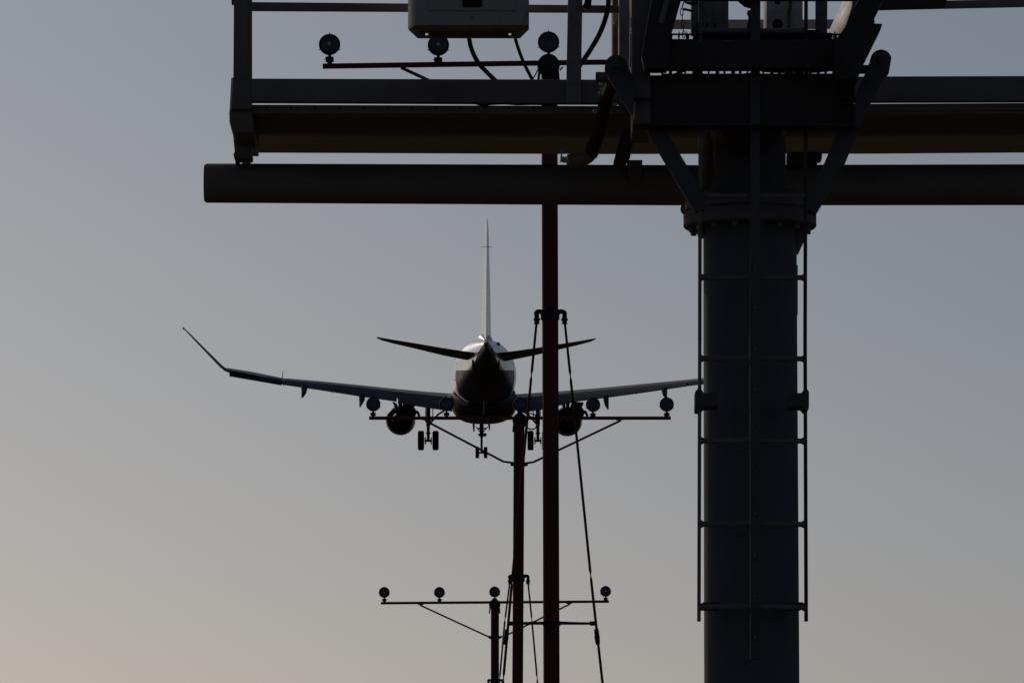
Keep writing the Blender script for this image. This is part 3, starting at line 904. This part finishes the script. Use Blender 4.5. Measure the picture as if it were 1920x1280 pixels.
# wings
LW = [(880, 752, 752, 311.2, 5.4, 25), (850, 748, 750, 311.1, 5.0, 24), (800, 743, 745, 310.9, 4.4, 21), (745, 736, 738.5, 310.7, 3.7, 18), (680, 728, 731, 310.1, 3.1, 16), (600, 719.5, 722, 309.5, 2.6, 14), (530, 713.5, 715, 309, 2.2, 12.5), (470, 701.5, 702, 308.5, 1.9, 11.5), (428, 693.5, 694, 308.2, 1.6, 8.5)]
m = MB(); surf(m, LW); wl = m.build('wing', WING, air, 0, 40)
def flap(m, rows):
    rings = []
    for (x, y0, y1, Y0, Y1, th) in rows:
        a, b_ = W(x, y0, Y0), W(x, y1, Y1)
        nn = (b_ - a).cross(Vector((1, 0, 0))).normalized()
        if nn.z < 0:
            nn = -nn
        h = M(th, Y0) / 2
        mid = a.lerp(b_, .35)
        rings.append([a + nn * h * .6, mid + nn * h, b_ + nn * .01, b_ - nn * .01, mid - nn * h, a - nn * h * .6])
    m.loft(rings)
m = MB(); flap(m, [(848, 746, 771, 311.2, 310.2, 5), (800, 741.5, 764, 311.0, 310.0, 5), (746, 735.5, 755, 310.8, 309.8, 4.5)]); m.build('flap', WING, wl, 0, 30)
m = MB(); flap(m, [(744, 735, 752.5, 310.7, 309.8, 4.5), (680, 727.5, 743.5, 310.2, 309.4, 4.5), (600, 719, 731, 309.6, 308.9, 4), (531, 712.5, 721, 309.1, 308.5, 3.5)]); m.build('flap', WING, wl, 0, 30)
m = MB(); flap(m, [(528, 712, 722, 309.1, 308.4, 5), (430, 697, 705, 308.4, 307.9, 5)]); m.build('aileron', NAVY, wl, 0, 30)
m = MB()
rings = []
for (x, y, Yte, ch, th) in ((428, 694, 308.2, 1.6, 8), (420, 691.5, 308.1, 1.5, 6.5), (413, 686, 308.0, 1.4, 5.5), (385, 657.5, 307.7, 1.1, 4.2), (360, 631.5, 307.4, .8, 3.2), (344, 615, 307.2, .5, 1.8)):
    a, b_ = W(x, y, Yte), W(x, y, Yte + ch); b_.z = a.z + ch * .1; b_.x = a.x
    nrm = Vector((.2, 0, 1)).normalized() if y > 690 else Vector((.7, 0, .71))
    rings.append([b_ + (a - b_) * q + nrm * (yy * M(th, Yte)) for q, yy in FO])
m.loft(rings); m.build('winglet', TAILP, wl, 0, 40)
RW = [(940, 752, 752, 311.2, 5.4, 25), (968, 749, 751, 311.1, 5.0, 24), (1020, 744, 746, 310.9, 4.4, 21), (1075, 738, 741, 310.7, 3.7, 18), (1140, 732, 734, 310.1, 3.1, 16), (1220, 724, 725, 309.5, 2.6, 14), (1288, 717, 718, 309, 2.2, 12.5), (1350, 710, 711, 308.5, 1.9, 11.5), (1392, 704, 705, 308.2, 1.6, 8.5)]
m = MB(); surf(m, RW); wr = m.build('wing', WING, air, 0, 40)
m = MB(); flap(m, [(970, 747, 775, 311.2, 310.2, 5), (1018, 743, 767, 311.0, 310.0, 5), (1074, 737, 754, 310.8, 309.8, 4.5)]); m.build('flap', WING, wr, 0, 30)
m = MB(); flap(m, [(1076, 737, 753, 310.7, 309.8, 4.5), (1140, 731, 745, 310.2, 309.4, 4.5), (1220, 723, 734, 309.6, 308.9, 4), (1287, 716, 724, 309.1, 308.5, 3.5)]); m.build('flap', WING, wr, 0, 30)
m = MB(); flap(m, [(1290, 716, 723, 309.1, 308.4, 4), (1390, 707, 713, 308.4, 307.9, 4)]); m.build('aileron', NAVY, wr, 0, 30)
m = MB()
rings = []
for (x, y, Yte, ch, th) in ((1392, 704.5, 308.2, 1.6, 8), (1400, 702, 308.1, 1.5, 6.5), (1407, 696, 308.0, 1.4, 5.5), (1435, 668, 307.7, 1.1, 4.2), (1460, 642, 307.4, .8, 3.2), (1476, 626, 307.2, .5, 1.8)):
    a, b_ = W(x, y, Yte), W(x, y, Yte + ch); b_.z = a.z + ch * .1; b_.x = a.x
    nrm = Vector((-.2, 0, 1)).normalized() if y > 700 else Vector((-.7, 0, .71))
    rings.append([b_ + (a - b_) * q + nrm * (yy * M(th, Yte)) for q, yy in FO])
m.loft(rings); m.build('winglet', TAILP, wr, 0, 40)
m = MB(); m.prism([(342, 613), (345, 613), (346, 617), (343, 617)], 307.1, .3); m.build('tip_light', CREAM, wl, .01)
# bright static fence at the end of the flap
m = MB(); m.prism([(527.6, 712), (529.4, 712), (531.3, 696), (530.2, 696)], 308.9, .12); m.build('fence', WHITE, wl)
def canoe(pts, Y, par):
    f = [W(x, y, Y) for x, y in pts]
    c = sum(f, Vector()) / len(f)
    m = MB()
    top = max(v.z for v in f)
    rings = []
    for k, (dy, s_) in enumerate(((-.3, .6), (0, 1), (.9, .95), (1.7, .5), (2.0, .15))):
        rings.append([Vector((c.x + (v.x - c.x) * s_, Y + dy, top + dy * .1 + (v.z - top) * s_)) for v in f])
    m.loft(rings)
    return m.build('flap_fairing', TAILP, par, 0, 30)
canoe([(564.5, 720), (576, 722), (575.5, 730), (573, 738), (569, 744), (565, 747)], 308.7, wl)
canoe([(672.5, 738), (684.5, 740), (683.5, 750), (679, 758), (674, 765)], 309.3, wl)
canoe([(1130, 742), (1141.5, 740), (1141.5, 766), (1140, 769), (1134, 760)], 309.3, wr)
canoe([(1239.5, 728), (1251.5, 726), (1251, 748), (1246, 745), (1243, 740)], 308.7, wr)
for x, y, par in ((531, 719, wl), (622, 732, wl), (1193, 735, wr), (1283, 720, wr)):
    m = MB(); m.prism([(x - 1.2, y), (x + 1.2, y), (x, y + 5)], 308.8 + (.3 if 560 < x < 1250 else 0), .2); m.build('hinge', NAVY, par)
for (x, y, r_) in ((852.5, 712, 1.6), (853, 737, 1.8), (846, 743, 1.6)):
    m = MB(); m.disc(W(x, y, 309.5), (-.3, -.9, .3), [(-.3, M(r_ * .8, 309)), (0, M(r_, 309)), (.04, M(r_ * .8, 309)), (.06, .005)], 12)
    m.build('root_glint', BARE, air)  # small metal discs added as sun glints beside the wing root
# engines
for ex, ey, sg in ((749.3, 786.5, 1), (1064.5, 788.5, -1)):
    Ye = 313.2
    c = W(ex, ey, Ye)
    def R_(p):
            return M(p * .975, Ye)
    m = MB()
    m.disc(c, (0, 1, .095), [(1.6, R_(15)), (.3, R_(20)), (0, R_(23.5)), (-.03, R_(24.5)), (.5, R_(26.5)), (1.4, R_(28)), (2.8, R_(28.5)), (3.8, R_(27)), (4.15, R_(24)), (4.1, R_(21)), (3.3, R_(20))], 48)
    e = m.build('engine', NAC, air, 0, 30)
    m = MB(); m.disc(c, (0, 1, .095), [(-1.25, R_(1)), (-1.1, R_(3)), (-.7, R_(6)), (-.65, R_(12)), (-.55, R_(13.5)), (.2, R_(17)), (1.5, R_(18))], 36); m.build('core_nozzle', BARE if False else NAVY, e)
    m = MB()
    a = W(ex - 7, 753, 312.6); 
    m.prism([(ex - 3, 752), (ex + 4, 750), (ex + 3, 772), (ex - 1, 773)], 312.2, 2.4)
    m.build('pylon', TAILP, e, .02)
    m = MB()
    m.prism([(ex - 14, 753), (ex - 10, 753), (ex - 4, 758), (ex - 6, 772), (ex - 9, 771), (ex - 10, 760)], 312.7, .3)
    m.build('pylon_strut', BARE, e, .02)
    m = MB()
    m.prism([(ex + 8, 752), (ex + 30 * 1, 754), (ex + 26, 762), (ex + 20, 776), (ex + 12, 768), (ex + 4, 764)], 312.9, .8)
    m.disc(W(ex + 20, 772, 312.9), (0, -1, 0), [(-.2, .3), (.1, .2)], 14)
    m.build('bypass_strut', NAC, e, .02)
    m = MB()
    m.tube(curve([W(ex + 25, 785, 313), W(ex + 29, 774, 313), W(ex + 33, 772, 313), W(ex + 37, 780, 313)]), M(2.6, 313), 8)
    m.build('bleed_duct', NAC, e)
# main gear
def wheel(m_, x, y, rw, rh, Y):
    c = W(x, y, Y)
    hw, rr = M(rw, Y), M(rh, Y)
    m_.disc(c, (1, 0, 0), [(-hw * .75, rr * .45), (-hw * .95, rr * .75), (-hw, rr * .86), (-hw * .75, rr * .97), (0, rr), (hw * .75, rr * .97), (hw, rr * .86), (hw * .95, rr * .75), (hw * .75, rr * .45)], 36)
for gx, sg in ((803, 1), (1008.5, -1)):
    Yg = 311.4
    m = MB()
    m.tube([W(gx, 755, Yg), W(gx, 797, Yg), W(gx, 799, Yg), W(gx, 828, Yg)], [M(4, Yg), M(4, Yg), M(3, Yg), M(2.7, Yg)], 14)
    m.tube([W(gx - 7, 826, Yg), W(gx + 7, 826, Yg)], M(2.2, Yg), 10)
    for s in (-1, 1):
        m.disc(W(gx + s * 5.5, 826, Yg), (1, 0, 0), [(-.03, M(7, Yg)), (.03, M(7, Yg))], 10)
        m.tube([W(gx, 812, Yg), W(gx + s * 4.5, 812, Yg)], M(1.6, Yg), 6)
    g_ = m.build('landing_gear', BLK, air)
    for s in (-1, 1):
        m = MB(); wheel(m, gx + s * 13.7, 825.5, 5.8, 18.6, Yg); m.build('wheel', TYRE, g_)
    m = MB(); m.tube([W(gx + sg * 32, 768, Yg + .3), W(gx + sg * 18, 777, Yg + .2), W(gx + sg * 2, 795, Yg)], [M(1.8, Yg)] * 3, 8)
    m.tube([W(gx + sg * 8.5, 766, Yg), W(gx + sg * 8.5, 782, Yg), W(gx + sg * 3, 790, Yg)], M(.9, Yg), 6)
    m.build('side_brace', BLK, g_)
    m = MB(); m.prism([(gx - sg * 4.5, 764), (gx - sg * 5.7, 764), (gx - sg * 5.7, 782), (gx - sg * 4.5, 782)], Yg, .6); m.build('gear_door', NAVY, g_)
# nose gear
Yg = 325
m = MB()
m.tube([W(903, 778, Yg), W(903, 818, Yg), W(903, 820, Yg), W(903, 849, Yg)], [M(4.5, Yg), M(3.4, Yg), M(2.2, Yg), M(2, Yg)], 14)
m.tube([W(897, 848.5, Yg), W(909, 848.5, Yg)], M(1.8, Yg), 8)
m.disc(W(909, 815, Yg), (0, 1, 0), [(-.05, M(3.6, Yg)), (.1, M(2.5, Yg))], 14)
m.disc(W(899, 815, Yg), (0, 1, 0), [(-.05, M(2.6, Yg)), (.1, M(2, Yg))], 14)
m.tube([W(896, 803, Yg), W(911, 803, Yg)], M(1.6, Yg), 8)
m.tube([W(893, 800, Yg + .5), W(902, 812, Yg)], M(1, Yg), 6)
m.tube([W(914, 800, Yg + .5), W(904, 812, Yg)], M(1, Yg), 6)
g_ = m.build('nose_gear', BLK, air)
for x in (895, 910.5):
    m = MB(); wheel(m, x, 848, 3.5, 11, Yg); m.build('wheel', TYRE, g_)
for s, x in ((-1, 888), (1, 917)):
    m = MB(); m.prism([(x - 2, 794), (x + 2, 794), (x + 1.5, 804), (x + s * 1, 804.5)], Yg - .8, 1.2); m.build('gear_door', NAVY, g_)
